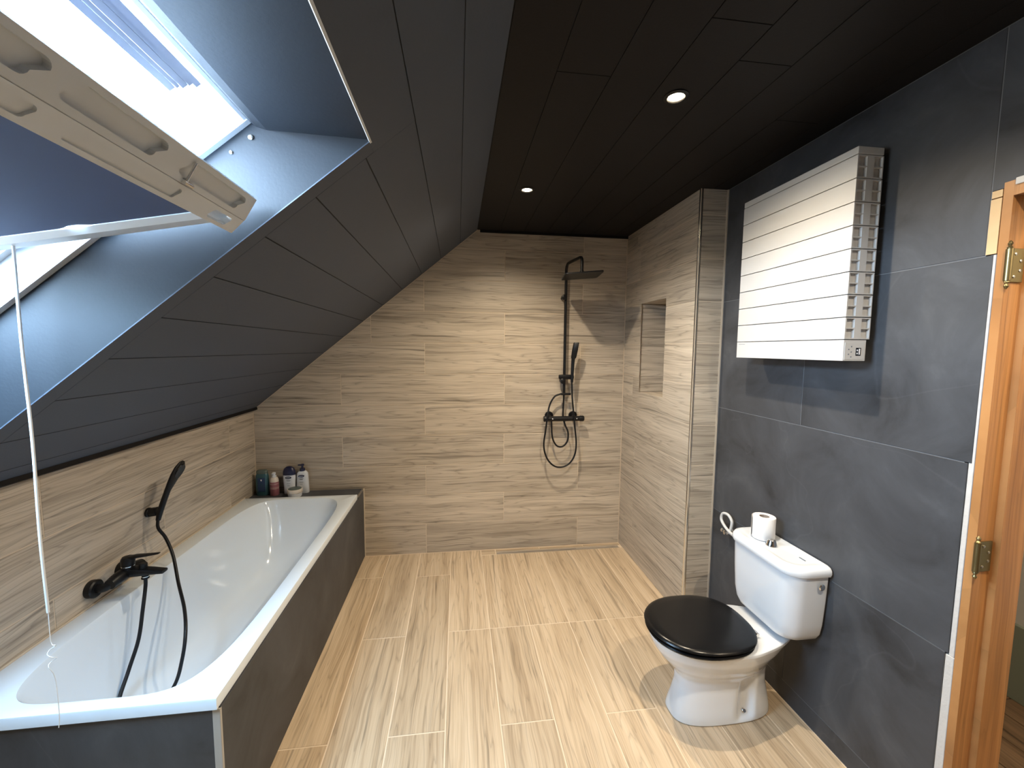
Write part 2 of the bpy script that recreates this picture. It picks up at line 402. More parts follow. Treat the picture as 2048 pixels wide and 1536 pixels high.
# ---- knee wall on the left
wl = struct('wall_left', MB().box((XL-.12, YF-.1, -.12), (XL-REC, D+.1, HK+.02)), 'grout')
lrows = [(0, .2037), (.2037, .436), (.436, .668), (.668, .902), (.902, HK-.002)]
lj = [[2.2, 1.0], [2.82, 1.62, .42], [2.2, 1.0, -.2], [2.83, 1.632, .43], [2.815, 1.61, .42]]
lj[3] = [2.2, 1.0, -.2]; lj[2] = [2.80, 1.622, .42]
for (z0, z1), js in zip(lrows, lj):
    ys = [D-.002] + js + [YF]
    for y1, y0 in zip(ys, ys[1:]): tile(wl, 'wall_tile', rect(y0, z0, y1, z1), (XL, 0, 0), (0, 1, 0), (0, 0, 1), (1, 0, 0), 'tile', 'u')
# ---- tiled shower wall with the niche, and its return
NY0, NY1, NZ0, NZ1, ND = 2.495, 2.842, 1.281, 1.915, .195
b_ = MB()
x0, x1 = XR1+REC, XR2+.20
b_.box((x0, YE+REC, -.12), (x1, NY0-.006, H+.1)).box((x0, NY1+.006, -.12), (x1, D+.05, H+.1))
b_.box((x0, NY0-.006, -.12), (x1, NY1+.006, NZ0-.006)).box((x0, NY0-.006, NZ1+.006), (x1, NY1+.006, H+.1)).box((XR1+ND+REC, NY0-.006, NZ0-.006), (x1, NY1+.006, NZ1+.006))
ws = struct('wall_shower', b_, 'grout')
AX = ((XR1, 0, 0), (0, 1, 0), (0, 0, 1), (-1, 0, 0))
for k in range(11):
    z0, z1 = P*k, min(P*(k+1), H)
    ya, yb = YE+.012, D-.002; jn = {10: 2.944, 5: 2.955}.get(k, 2.888) if (k % 2 or k == 10) else None
    if k in (5, 6, 7, 8):
        cz0, cz1 = max(z0, NZ0), min(z1, NZ1)
        if k == 5:
            tile(ws, 'wall_tile', rect(jn, z0, yb, z1), *AX, 'tile')
            tile(ws, 'wall_tile', [(ya, z0), (jn, z0), (jn, z1), (NY1, z1), (NY1, NZ0), (NY0, NZ0), (NY0, z1), (ya, z1)], *AX, 'tile')
        elif k == 8:
            tile(ws, 'wall_tile', [(ya, z0), (NY0, z0), (NY0, NZ1), (NY1, NZ1), (NY1, z0), (yb, z0), (yb, z1), (ya, z1)], *AX, 'tile')
        else:
            tile(ws, 'wall_tile', rect(ya, z0, NY0, z1), *AX, 'tile'); tile(ws, 'wall_tile', rect(NY1, z0, yb, z1), *AX, 'tile')
        tile(ws, 'niche_tile', rect(NY0, cz0, NY1, cz1), (XR1+ND, 0, 0), *AX[1:], 'tile')
        for yy, nn in ((NY0, 1), (NY1, -1)):
            tile(ws, 'niche_tile', rect(XR1+.004, cz0, XR1+ND, cz1), (0, yy, 0), (1, 0, 0), (0, 0, 1), (0, nn, 0), 'tile', 'u')
    else:
        ys = [ya] + ([jn] if jn else []) + [yb]
        for y0, y1 in zip(ys, ys[1:]): tile(ws, 'wall_tile', rect(y0, z0, y1, z1), *AX, 'tile')
    tile(ws, 'return_tile', rect(XR1+.012, z0, XR2-.006, z1), (0, YE, 0), (1, 0, 0), (0, 0, 1), (0, -1, 0), 'tile', 'u')
for zz, nn in ((NZ0, 1), (NZ1, -1)):
    tile(ws, 'niche_tile', rect(XR1+.004, NY0, XR1+ND, NY1), (0, 0, zz), (1, 0, 0), (0, 1, 0), (0, 0, nn), 'tile', 'v')
def qround(c, r, sx, sy, z0, z1):                                  # quarter round corner profile
    pts = [(0, 0)] + [(sx*r*(1-math.sin(a)), sy*r*(1-math.cos(a))) for a in [R(9*i) for i in range(11)]]
    pts = [(sx*r, sy*r)] + pts[1:]
    return MB().prism(pts, lambda u, v, h: (c[0]+u, c[1]+v, h), z0, z1)
tag(qround((XR1-.001, YE-.001), .014, 1, 1, 0, H).build('trim_1', 'chrome', None, 40), 'polished chrome edge strip on the corner of the tiled shower wall', 'trim', kind='structure')
b_ = MB()
for yy in (NY1,):
    b_.box((XR1-.0015, yy-.004, NZ0), (XR1+.006, yy+.004, NZ1), .001)
tag(b_.build('trim_2', 'chrome', None), 'slim bright metal edging on the far side of the wall niche', 'trim', kind='structure')
tag(MB().box((XR2-.008, YE-.004, 0), (XR2, YE+.003, H)).build('trim_3', 'silicone'), 'pale sealant line between tiled pillar and dark wall', 'trim', kind='structure')
# ---- dark wall on the right with the doorway
DY0, DY1, DZ = .15, .999, 2.045
b_ = MB()
b_.box((XR2+REC, DY1, -.12), (XR2+.14, YE+.02, H+.1)).box((XR2+REC, YF-.1, -.12), (XR2+.14, DY0, H+.1)).box((XR2+REC, DY0, DZ), (XR2+.14, DY1, H+.1))
wr = struct('wall_right', b_, 'dgrout')
AX = ((XR2, 0, 0), (0, 1, 0), (0, 0, 1), (-1, 0, 0))
rz = [0, .086, .676, 1.266, 1.857, H]
rj = {0: [1.0], 1: [1.585], 2: [], 3: [1.585], 4: [1.0]}
ends = [.998, .998, .989, .981, None]
for k in range(5):
    z0, z1 = rz[k], rz[k+1]
    if k < 4:
        ys = [ends[k]] + [j for j in rj[k] if j > 1.1] + [YE-.006]
        for y0, y1 in zip(ys, ys[1:]): tile(wr, 'slate_tile', rect(y0, z0, y1, z1), *AX, 'slate', gap=.0014)
    else:
        tile(wr, 'slate_tile', rect(1.0, z0, YE-.006, z1), *AX, 'slate', gap=.0014)
        tile(wr, 'slate_tile', rect(.0, 2.03, 1.0, z1), *AX, 'slate', gap=.0014)
        tile(wr, 'slate_tile', rect(-1.0, 2.03, 0, z1), *AX, 'slate', gap=.0014)
    for (y0, y1) in ((-1.5, -.6), (-.6, DY0+.01)):
        if k < 4: tile(wr, 'slate_tile', rect(y0, z0, y1, z1), *AX, 'slate', gap=.0014)
# ---- wall behind the photographer
struct('wall_front', MB().box((XL-.2, YF-.12, -.12), (XR2+.2, YF, H+.1)), 'wallplain')
# ---- flat ceiling
ce = struct('ceiling', MB().box((XS-.02, YF-.1, H+.003), (XR2+.2, D+.12, H+.12)), 'gap')
cx = [XS, .312, .490, .668, .846, 1.024, 1.202, 1.380, XR2]
cj = [[.2], [1.35, .15], [.5], [1.086], [1.224, .0], [.6], [1.5], []]
for (u0, u1), js in zip(zip(cx, cx[1:]), cj):
    ys = [D] + js + [YF]
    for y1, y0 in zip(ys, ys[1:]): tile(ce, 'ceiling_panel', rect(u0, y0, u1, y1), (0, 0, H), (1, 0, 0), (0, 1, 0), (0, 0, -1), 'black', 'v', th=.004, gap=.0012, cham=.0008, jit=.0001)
tag(MB().box((XS+.02, D-.012, H-.018), (XR2-.15, D, H)).build('trim_4', 'black'), 'narrow black beading where ceiling meets the back wall tiles', 'trim', kind='structure')
# ---- sloping ceiling with the roof window opening
WT0, WY0, WY1 = .495, .45, 1.215                # opening: top edge, near and far cheeks
A_ = slope(WT0, 0); C_ = Vector((-.542, 0, 2.175)); BX, BZ = -1.297, 1.549
OUT = .30
def xz(v): return (v.x, v.z)
N_ = Vector((-SNA, 0, CA))
sec_all = [xz(slope(-.02, 0, .003)), xz(slope(TL+.02, 0, .003)), xz(slope(TL+.02, 0, OUT)), xz(slope(-.02, 0, OUT))]
tb = (XS-BX)/CA
sec_top = [xz(slope(-.02, 0, .003)), xz(slope(WT0-.004, 0, .003)), (-.50, 2.157), (-.525, 2.163), xz(C_), xz(C_ + N_*.09), xz(slope(-.02, 0, OUT))]
sec_bot = [xz(slope(tb+.004, 0, .003)), xz(slope(TL+.02, 0, .003)), xz(slope(TL+.02, 0, OUT)), xz(Vector((BX, 0, BZ)) + N_*.09), (BX, BZ)]
b_ = MB(); fn = lambda u, v, h: (u, h, v)
b_.prism(sec_all, fn, WY1, D+.14).prism(sec_all, fn, YF-.12, WY0).prism(sec_top, fn, WY0, WY1).prism(sec_bot, fn, WY0, WY1)
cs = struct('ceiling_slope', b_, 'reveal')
SU, SN = Vector((-CA, 0, -SNA)), Vector((SNA, 0, -CA))
AXS = ((XS, 0, H), (0, 1, 0), SU, SN)
st = [0] + [.163+.1813*k for k in range(11)]
st = [t for t in st if t < TL-.03] + [TL]
fly = 1.272                                       # plain border beside the window
for k, (t0, t1) in enumerate(zip(st, st[1:])):
    far = D; near = YF
    if t1 <= WT0-.1:
        for y0, y1 in ((-.2 if k % 2 else .1, D), (YF, -.2 if k % 2 else .1)): tile(cs, 'slope_panel', rect(y0, t0, y1, t1), *AXS, 'black_daylit', 'u', th=.003, gap=.0017, jit=.0001)
    else:
        tile(cs, 'slope_panel', rect(fly, t0, D, t1), *AXS, 'black_daylit', 'u', th=.003, gap=.0017, jit=.0001)
        tile(cs, 'slope_panel', rect(YF, t0, WY0-.05, t1), *AXS, 'black_daylit', 'u', th=.003, gap=.0017, jit=.0001)
t2 = [t for t in st if t > WT0-.1]
tile(cs, 'border_panel', rect(WY1, WT0, fly, TL), *AXS, 'black_daylit', 'u', th=.003, gap=.0001, cham=.0002, jit=0)
tile(cs, 'border_panel', rect(WY0-.05, t2[0], WY0, TL), *AXS, 'black_daylit', 'u', th=.003, gap=.0001, cham=.0002, jit=0)
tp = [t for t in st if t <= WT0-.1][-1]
tile(cs, 'border_panel', rect(WY0-.05, tp+.0017, fly+.0018, WT0), *AXS, 'black_daylit', 'u', th=.003, gap=.0001, cham=.0002, jit=0) if tp < WT0-.02 and tp != t2[0] else None
tile(cs, 'border_panel', rect(WY0, t2[0], WY1, WT0), *AXS, 'black_daylit', 'u', th=.003, gap=.0001, cham=.0002, jit=0) if t2[0] < WT0-.004 else None
tile(cs, 'border_panel', rect(WY0, tb, WY1, TL), *AXS, 'black_daylit', 'u', th=.003, gap=.0001, cham=.0002, jit=0)
b_ = MB(); a0 = slope(WT0-.004, 0, -.0015); a1 = slope(WT0+.002, 0, -.0015); a2 = slope(WT0+.002, 0, .004); a3 = slope(WT0-.004, 0, .004)
b_.prism([xz(a0), xz(a1), xz(a2), xz(a3)], fn, WY0, WY1+.006)
tag(b_.build('trim_5', 'lacquer'), 'thin bright corner bead along the top edge of the window recess', 'trim', kind='structure')
# dark batten between knee wall tiles and slope
b_ = MB(); b_.prism([xz(slope(TL-.035, 0, -.001)), xz(slope(TL, 0, -.001)), (XL+.012, HK-.004), (XL+.03, HK+.004)], fn, YF, D)
tag(b_.build('trim_6', 'black'), 'black batten between the knee wall tiles and the sloping ceiling', 'trim', kind='structure')

# ================================================================== ROOF WINDOW
wn_ = root('window_1', slope(1.2, .83, .25), 'open white centre pivot roof window above the bath', 'window', kind='structure')
fd = lambda y: (lambda t, d, h: slope(t, h, d))
TW0, TW1 = .708, 1.712                           # frame along the slope
def fmember(name, poly, y0, y1, mat='lacquer', parent=wn_):
    return MB().prism(poly, lambda t, d, h: slope(t, h, d), y0, y1).build(name, mat, parent)
fmember('frame_side', rect(TW0-.03, .212, TW1+.03, .292), WY1-.018, WY1+.03)
fmember('frame_side', rect(TW0-.03, .292, TW1+.03, .37), WY1-.036, WY1+.03)
fmember('frame_side', rect(TW0-.03, .212, TW1+.03, .37), WY0-.03, WY0+.018)
fmember('frame_head', [(TW0-.06, .215), (TW0+.012, .215), (TW0+.012, .27), (TW0+.03, .29), (TW0+.03, .34), (TW0-.06, .34)], WY0, WY1)
fmember('frame_sill', rect(TW1-.012, .215, TW1+.06, .37), WY0, WY1)
for i, (t, d, w, hh) in enumerate(((.742, .318, .014, .030), (.757, .330, .010, .03), (.768, .334, .015, .022), (.785, .342, .009, .03), (.796, .346, .016, .020))):
    fmember('seal_strip', rect(t, d, t+w, d+hh), WY0+.02, WY1-.045, 'gasket')
MB().lathe([(.007, 0), (.007, .003), (.004, .005)], slope(.735, WY1, .185), (0, -1, 0), 16).build('screw', 'steel', wn_, 40)
MB().lathe([(.005, 0), (.005, .002), (.003, .004)], slope(.80, WY1, .185), (0, -1, 0), 16).build('screw', 'steel', wn_, 40)
# sash, tipped open about its middle
SAA = R(10.5); su = Vector((math.cos(SAA), 0, math.sin(SAA))); sw = Vector((-math.sin(SAA), 0, math.cos(SAA)))
Q0 = Vector((-.560, 0, 1.911)); SY0, SY1 = .495, 1.168
def sp(l, h, y): return Q0 - su*l + sw*h + Vector((0, y, 0))
SL = .96
sash = MB().prism([(0, 0), (.055, 0), (.055, .012), (.070, .016), (.070, .050), (0, .050)], lambda l, h, y: sp(l, h, y), SY0, SY1).build('sash', 'lacquer', wn_)
for (y0, y1) in ((SY1-.045, SY1), (SY0, SY0+.045)):
    s_ = 1 if y0 > .8 else -1; ya = y0 if s_ > 0 else y1; yb = y1 if s_ > 0 else y0
    MB().prism([(ya, .012), (ya + s_*.012, 0), (yb, 0), (yb, .052), (ya, .052)], lambda y, h, l: sp(l, h, y), .05, SL).build('sash_stile', 'lacquer', sash)
MB().prism([(SL-.06, 0), (SL, 0), (SL, .055), (SL-.06, .055)], lambda l, h, y: sp(l, h, y), SY0, SY1).build('sash_bottom_rail', 'lacquer', sash)
MB().prism([(.04, .026), (SL-.03, .026), (SL-.03, .034), (.04, .034)], lambda l, h, y: sp(l, h, y), SY0+.03, SY1-.03).build('glass_pane', 'glass', sash)
bl = []
for i in range(41):                                   # its far edge leaves two small slits beside the stile
    l_ = .06+i*.50/40
    bl.append((l_, SY1-.0455 - .010*math.exp(-((l_-.335)/.022)**4) - .010*math.exp(-((l_-.55)/.03)**4)))
b_ = MB(); bl = bl + [(.56, SY0+.0455), (.06, SY0+.0455)]
tag(b_.prism(bl, lambda l, y, h: sp(l, h, y), .0145, .0155).build('blind_cloth', 'blind', sash), 'dark blue blind drawn over the upper half of the pane')
MB().prism(rect(.555, .009, .572, .0165), lambda l, h, y: sp(l, h, y), SY0+.047, SY1-.047).build('blind_bar', 'lacquer', sash)
# ventilation rail across the top of the sash, with cut-outs
E1, E2, E3 = Vector((-.513, 0, 1.962)), Vector((-.544, 0, 1.909)), Vector((-.576, 0, 1.876))
vr = MB().prism([xz(E2), xz(E1), (-.520, 1.970), (-.580, 1.962), (-.563, 1.910)], fn, SY0-.01, SY1+.004).build('vent_rail', 'lacquer', wn_)
e_ = (E1-E2).normalized(); en = Vector((e_.z, 0, -e_.x))     # outward face normal, towards the room
def slot(y0, y1, lo, hi, depth, base, e, nrm, r=.012, sl=.02):
    pts = []
    for (cy, cz, a0) in ((y1-r-sl*0, hi-r, 0), (y0+r+sl, hi-r, 90), (y0+r, lo+r, 180), (y1-r-sl, lo+r, 270)):
        for i in range(5):
            a = R(a0+i*22.5); pts.append((cy+r*math.cos(a), cz+r*math.sin(a)))
    o = MB().prism(pts, lambda u, v, h: base + e*v + nrm*h + Vector((0, u, 0)), -depth, .02).build('cutter', 'lacquer'); return o
cut(vr, [slot(a, b, .012, .050, .012, E2, e_, en) for a, b in ((.515, .642), (.662, .86), (.905, 1.135))])
f_ = (E2-E3).normalized(); fnr = Vector((f_.z, 0, -f_.x))
LF = (E2-E3).length
fp = MB().prism([(0, 0), (LF-.002, 0), (LF-.002, -.012), (.006, -.016)], lambda v, h, y: E3 + f_*v + fnr*h + Vector((0, y, 0)), SY0-.01, SY1+.002).build('vent_flap', 'lacquer', wn_)
cut(fp, [slot(a, b, .009, .034, dd, E3, f_, fnr, r=.007, sl=.006) for a, b, dd in ((.515, .655, .005), (.70, .945, .005), (1.05, 1.13, .05))])
b_ = MB(); c0 = E2 + e_*.03 + Vector((0, .93, 0)) + en*.004
b_.cyl(c0 - e_*.022, c0 + e_*.02, .003, 10); b_.cyl(c0 - e_*.026 + Vector((0, -.006, 0)), c0 - e_*.026 + Vector((0, .02, 0)), .005, 10)
b_.build('latch_pin', 'chrome', wn_, 40)
# daylight portal in the opening: guides the sky light's sampling, adds none
pl = bpy.data.lights.new('sky_portal', 'AREA'); pl.shape = 'RECTANGLE'; pl.size = 1.02; pl.size_y = .78; pl.cycles.is_portal = True
po = bpy.data.objects.new('sky_portal', pl); COL.objects.link(po)
pc = slope(1.21, (WY0+WY1)/2, .40)
po.matrix_world = Matrix.Translation(pc) @ Matrix((SU, Vector((0, 1, 0)).cross(SN).cross(SN)*0 + Vector((0, 1, 0)), -SN)).transposed().to_4x4()

# pull cord
pc_ = root('pull_cord', (-1.049, 1.15, .58), 'thin white pull cord hanging from the open roof window', 'cord')
MB().tube([(-1.049, 1.15, 1.855), (-1.051, 1.15, 1.6), (-1.048, 1.151, 1.35), (-1.050, 1.15, 1.1), (-1.047, 1.15, .90)], .0032, 8).build('cord', 'cord', pc_, 60)
MB().tube([(-1.047, 1.15, .90), (-1.047, 1.15, .82)] + [(-1.047+.009*math.cos(i*1.3), 1.15+.007*math.sin(i*1.3), .81-.007*i) for i in range(9)] + [(-1.045, 1.15, .72), (-1.043, 1.15, .62), (-1.047, 1.15, .58)], .0009, 6, 4).build('frayed_end', 'cord', pc_, 60)

# ================================================================== DOOR FRAME AND HALL BEYOND
dr = root('door_1', (1.53, .56, 0), 'varnished pine door frame in the dark wall without a door leaf', 'door frame', kind='structure')
JX0, JX1, JS = 1.469, 1.612, 1.53
prof = [(JX0, .972), (JX0, .951), (JS, .953), (JS, .936), (JX1, .936), (JX1, .988), (JX0+.03, .988), (JX0+.03, .972)]
def woodpart(name, mb, parent, mat='jamb', axis='z'):
    o = mb.build(name, mat, parent)
    return o
def vpart(name, poly, z0, z1, parent, mat):           # upright timber with its grain running along its length
    cxy = (sum(p[0] for p in poly)/len(poly), sum(p[1] for p in poly)/len(poly))
    m_ = MB().prism(poly, lambda u, v, h: (h, u-cxy[0], v-cxy[1]), z0, z1).mesh(name)
    o = link(name, m_, mat, parent); w = wloc(parent)
    o.matrix_basis = Matrix.Translation(Vector((cxy[0], cxy[1], 0)) - w) @ Matrix(((0, 1, 0), (0, 0, 1), (1, 0, 0))).to_4x4(); return o
vpart('jamb_post', prof, 0, 2.045, dr, 'jamb')
vpart('jamb_post', [(x, 1.142-y) for x, y in prof], 0, 2.045, dr, 'jamb')
MB().prism([(JX0, 2.045), (JX0, 2.005), (JS, 2.007), (JS, 1.99), (JX1, 1.99), (JX1, 2.045)], lambda x, z, y: (x, y, z), .19, .951).build('jamb_head', 'jamb', dr)
for zc in (1.822, 1.003, .18):
    hg = root('tmp', (0, 0, 0)); bpy.data.objects.remove(hg)
    h_ = MB().box((JX0+.002, .947, zc-.045), (JX0+.052, .9515, zc+.045), .0015).build('hinge', 'brass', dr)
    MB().cyl((JX0-.002, .945, zc-.042), (JX0-.002, .945, zc+.042), .0075, 14).build('knuckle', 'brass', h_, 40)
    for s in (-1, 1): MB().lathe([(.005, 0), (.006, .004), (.003, .008), (.0055, .014), (.003, .020), (.001, .022)], (JX0-.002, .945, zc+s*.042), (0, 0, s), 12).build('finial', 'brass', h_, 40)
    for dx, dz in ((.022, .03), (.040, .012), (.022, -.03), (.040, -.014)):
        MB().lathe([(.0042, 0), (.0042, .0012), (.002, .002)], (JX0+dx, .947, zc+dz), (0, -1, 0), 10).build('screw', 'steel', h_, 40)
tag(MB().box((XR2+.001, .9745, 0), (XR2+.02, .997, .672), .002).build('plaster_edge', 'plaster', dr), 'rough white filler beside the frame')
MB().box((XR2+.002, .976, .672), (XR2+.02, .990, 1.857), .002).build('plaster_edge', 'plaster', dr)
vpart('stud_block', [(XR2-.001, .975), (XR2-.001, .9985), (XR2+.025, .9985), (XR2+.025, .975)], 1.859, 2.008, dr, 'rawwood')
vpart('stud_block', [(XR2-.001, .975), (XR2-.001, .9975), (XR2+.025, .9975), (XR2+.025, .975)], 2.011, 2.03, dr, 'rawwood')
MB().box((XR2-.006, .20, 2.031), (XR2+.03, .948, 2.049), .002).build('plaster_edge', 'plaster', dr)
HX = 2.54
fh = struct('floor_hall', MB().box((XR2+.14, -1.0, -.12), (HX+.1, 2.6, -.004)), 'gap')
for i in range(6):
    for y0, y1 in ((-1, .2), (.2, 1.45), (1.45, 2.6)): tile(fh, 'floor_board', rect(1.615+.155*i, y0, 1.77+.155*i, y1), (0, 0, 0), (1, 0, 0), (0, 1, 0), (0, 0, 1), 'hallfloor', 'v', th=.004)
struct('wall_hall', MB().box((HX, -1.1, -.12), (HX+.1, 2.7, H)), 'hallwall')
struct('trim_7', MB().box((HX-.02, -1.0, 0), (HX, 2.6, .35), .003), 'hallgreen')
struct('wall_hall_far', MB().box((XR2+.14, 2.6, -.12), (HX+.1, 2.7, H)), 'hallwall')
struct('wall_hall_near', MB().box((XR2+.14, -1.1, -.12), (HX+.1, -1.0, H)), 'hallwall')
struct('ceiling_hall', MB().box((XR2+.14, -1.1, H), (HX+.1, 2.7, H+.1)), 'hallwall')
# ================================================================== CEILING SPOTS
def spot(x, y, label, grp='recessed ceiling spots'):
    r = root('ceiling_spotlight', (x, y, H), label, 'spotlight', grp)
    b_ = MB(); rings = []
    for rr, hh in ((.026, .010), (.028, .0), (.041, -.001), (.042, -.003), (.030, -.006), (.027, -.002), (.026, .010)):
        rings.append([Vector((x+rr*math.cos(2*math.pi*j/32), y+rr*math.sin(2*math.pi*j/32), H+hh)) for j in range(32)])
    b_.loft(rings, False, False).build('ring', 'mblack', r, 40)
    MB().lathe([(.001, -.005), (.015, -.004), (.0255, 0), (.0255, .002)], (x, y, H-.001), (0, 0, 1), 24).build('bulb', 'lampglow', r, 60)
    l = bpy.data.lights.new('spot_light', 'SPOT'); l.energy = LAMP_WATTS; l.color = (1.0, .85, .64); l.spot_size = R(150); l.spot_blend = .9; l.shadow_soft_size = .018
    lo = bpy.data.objects.new('spot_light', l); COL.objects.link(lo); lo.parent = r; lo.location = (0, 0, -.012)
spot(.752, 1.418, 'lit round ceiling spot above the toilet, the larger bright one')
spot(.380, 2.318, 'lit round ceiling spot nearest the tiled back wall')
spot(1.02, .36, 'lit round ceiling spot nearest the doorway')
hl = bpy.data.lights.new('hall_fill_light', 'POINT'); hl.energy = 30; hl.color = (1, .85, .65); hl.shadow_soft_size = .08  # added light to brighten the hall, no known source there
ho = root('hall_fill_lamp', (2.05, -.2, H), 'added unseen lamp lighting the hall outside the doorway', 'lamp')
MB().lathe([(.06, 0), (.06, -.03), (.045, -.05), (.01, -.055)], (2.05, -.2, H), (0, 0, 1), 24).build('shade', 'enamel', ho, 40)
hlo = bpy.data.objects.new('hall_fill_light', hl); COL.objects.link(hlo); hlo.parent = ho; hlo.location = (0, 0, -.15)

# ================================================================== BATH
RZ = .548; BY0, BY1 = 1.236, 2.962; BX0, BX1 = XL+.002, -.712
tub = root('bathtub', ((BX0+BX1)/2, (BY0+BY1)/2, 0), 'long white built-in bathtub under the roof window', 'bathtub')
K = 120; bcx, bcy = -1.072, 2.095
def bring(a, b, n, z, dy=0, dx=0): return [Vector((bcx+dx+u, bcy+dy+v, z)) for u, v in sup(a, b, n, K)]
def brect(z, x0, y0, x1, y1):           # same parameter as the superellipse, on the outer rectangle
    out = []
    cx_, cy_ = (x0+x1)/2, (y0+y1)/2
    for u, v in sup(1, 1, 40, K):
        m = max(abs(u), abs(v)); out.append(Vector((cx_+(x1-x0)/2*max(-1, min(1, u/m if abs(u) > .02 else u)), cy_+(y1-y0)/2*max(-1, min(1, v/m if abs(v) > .02 else v)), z)))
    return out
rings = [brect(.510, BX0+.004, BY0+.004, BX1-.004, BY1-.004), brect(.512, BX0, BY0, BX1, BY1), brect(RZ-.005, BX0, BY0, BX1, BY1), brect(RZ-.0015, BX0+.0015, BY0+.0015, BX1-.0015, BY1-.0015), brect(RZ, BX0+.006, BY0+.006, BX1-.006, BY1-.006),
         bring(.301, .822, 5.4, RZ), bring(.2985, .8195, 5.4, RZ-.001), bring(.297, .818, 5.4, RZ-.004), bring(.294, .813, 5.3, RZ-.015), bring(.288, .803, 5.0, RZ-.045), bring(.272, .778, 4.4, RZ-.12),
         bring(.258, .735, 4.0, RZ-.22), bring(.240, .680, 3.6, RZ-.31), bring(.215, .620, 3.3, RZ-.375), bring(.175, .55, 3.0, RZ-.41), bring(.10, .40, 2.6, RZ-.425), bring(.03, .15, 2.2, RZ-.428)]
MB().loft(rings, False, True).build('tub_shell', 'acryl', tub, 35)
for fx_, fy_ in ((-1.2, 1.75), (-.94, 1.75), (-1.2, 2.45), (-.94, 2.45)): MB().cyl((fx_, fy_, 0), (fx_, fy_, .121), .02, 12).build('foot', 'steel', tub)
sr = root('bath_surround', (XB-.35, 2.19, 0), 'dark slate tile panels boxing in the bathtub', 'bath panel')
tile(sr, 'front_panel', rect(BY0+.010, .002, D-.003, .5095), (XB, 0, 0), (0, 1, 0), (0, 0, 1), (1, 0, 0), 'slate', 'u', th=.012, gap=0, jit=0)
tile(sr, 'front_panel', rect(BY1+.004, .5095, D-.003, .529), (XB, 0, 0), (0, 1, 0), (0, 0, 1), (1, 0, 0), 'slate', 'u', th=.012, gap=0, jit=0)
tile(sr, 'end_panel', rect(XL+.002, .002, XB-.022, .5095), (0, BY0+.008, 0), (1, 0, 0), (0, 0, 1), (0, -1, 0), 'slate', 'u', th=.012, gap=0, jit=0)
tag(MB().box((XB-.022, BY0+.006, 0), (XB+.0005, BY0+.016, .5095), .002).build('corner_profile', 'greytrim', sr), 'greige corner strip')
tile(sr, 'ledge', rect(XL+.003, BY1+.003, XB-.006, D-.003), (0, 0, .531), (1, 0, 0), (0, 1, 0), (0, 0, 1), 'slate', 'u', th=.02, gap=0, jit=0)
tag(MB().box((XB-.010, BY1+.003, .523), (XB+.001, D-.003, .5325), .002).build('ledge_edge', 'steel', sr), 'metal edge strip')
tag(MB().box((XB-.001, D-.006, 0), (XB+.006, D, .531), .001).build('trim_8', 'silicone'), 'pale sealant line between bath panel and back wall', 'trim', kind='structure')
tag(MB().box((XL, BY0, RZ-.002), (XL+.006, BY1, RZ+.006), .002).build('trim_9', 'silicone'), 'beige sealant line between bathtub and knee wall tiles', 'trim', kind='structure')

# bath mixer on the knee wall
bm = root('bath_mixer', (XL, 1.84, .62), 'matt black wall mounted bath mixer tap with lever', 'tap')
for y_ in (1.768, 1.918):
    MB().lathe([(.034, 0), (.035, .004), (.035, .022), (.030, .027), (.018, .027)], (XL, y_, .618), (1, 0, 0), 28).build('escutcheon', 'mblack', bm, 40)
    MB().tube([(XL+.02, y_, .618), (XL+.05, y_, .62), (XL+.075, y_+(.012 if y_ < 1.84 else -.012), .634)], .0165, 14).build('connector', 'mblack', bm, 50)
MB().tube([(XL+.075, 1.762, .634), (XL+.078, 1.80, .640), (XL+.078, 1.88, .640), (XL+.075, 1.925, .634)], lambda t: .021+.004*math.sin(math.pi*t), 18).build('body', 'mblack', bm, 50)
b_ = MB(); rg = []
for t, w, h0, h1 in ((0, .024, .625, .668), (.35, .022, .627, .662), (.7, .02, .632, .654), (1, .018, .634, .646)):
    x_ = XL+.07+t*.155; rg.append([Vector((x_, 1.84+u, (h0+h1)/2+v)) for u, v in sup(w, (h1-h0)/2, 4, 20)])
b_.loft(rg).build('spout', 'mblack', bm, 50)
MB().lathe([(.020, 0), (.022, .004), (.022, .014), (.0205, .016), (.0205, .019), (.023, .021), (.024, .045), (.019, .055), (.006, .058)], (XL+.088, 1.838, .655), (.05, 0, 1), 24).build('cartridge', 'mblack', bm, 40)
MB().lathe([(.0225, 0), (.0225, .003)], (XL+.0888, 1.838, .6715), (.05, 0, 1), 24).build('trim_ring', 'chrome', bm, 40)
b_ = MB(); rg = []
for t, w, hh, dz in ((0, .016, .008, 0), (.3, .013, .007, .008), (.7, .011, .004, .012), (1, .008, .002, .016)):
    rg.append([Vector((XL+.085+t*.125, 1.838+u, .703+dz+v)) for u, v in sup(w, hh, 3, 16)])
b_.loft(rg).build('lever', 'mblack', bm, 50)
MB().lathe([(.013, 0), (.0145, .003), (.0145, .020), (.011, .024)], (XL+.145, 1.84, .655), (0, 0, 1), 20).build('diverter_knob', 'mblack', bm, 40)
MB().lathe([(.012, 0), (.012, -.016), (.014, -.017), (.014, -.022), (.010, -.024)], (XL+.150, 1.84, .634), (0, 0, 1), 20).build('hose_nut', 'mblack', bm, 40)
MB().lathe([(.0125, 0), (.0125, -.003)], (XL+.150, 1.84, .622), (0, 0, 1), 20).build('trim_ring', 'chrome', bm, 40)
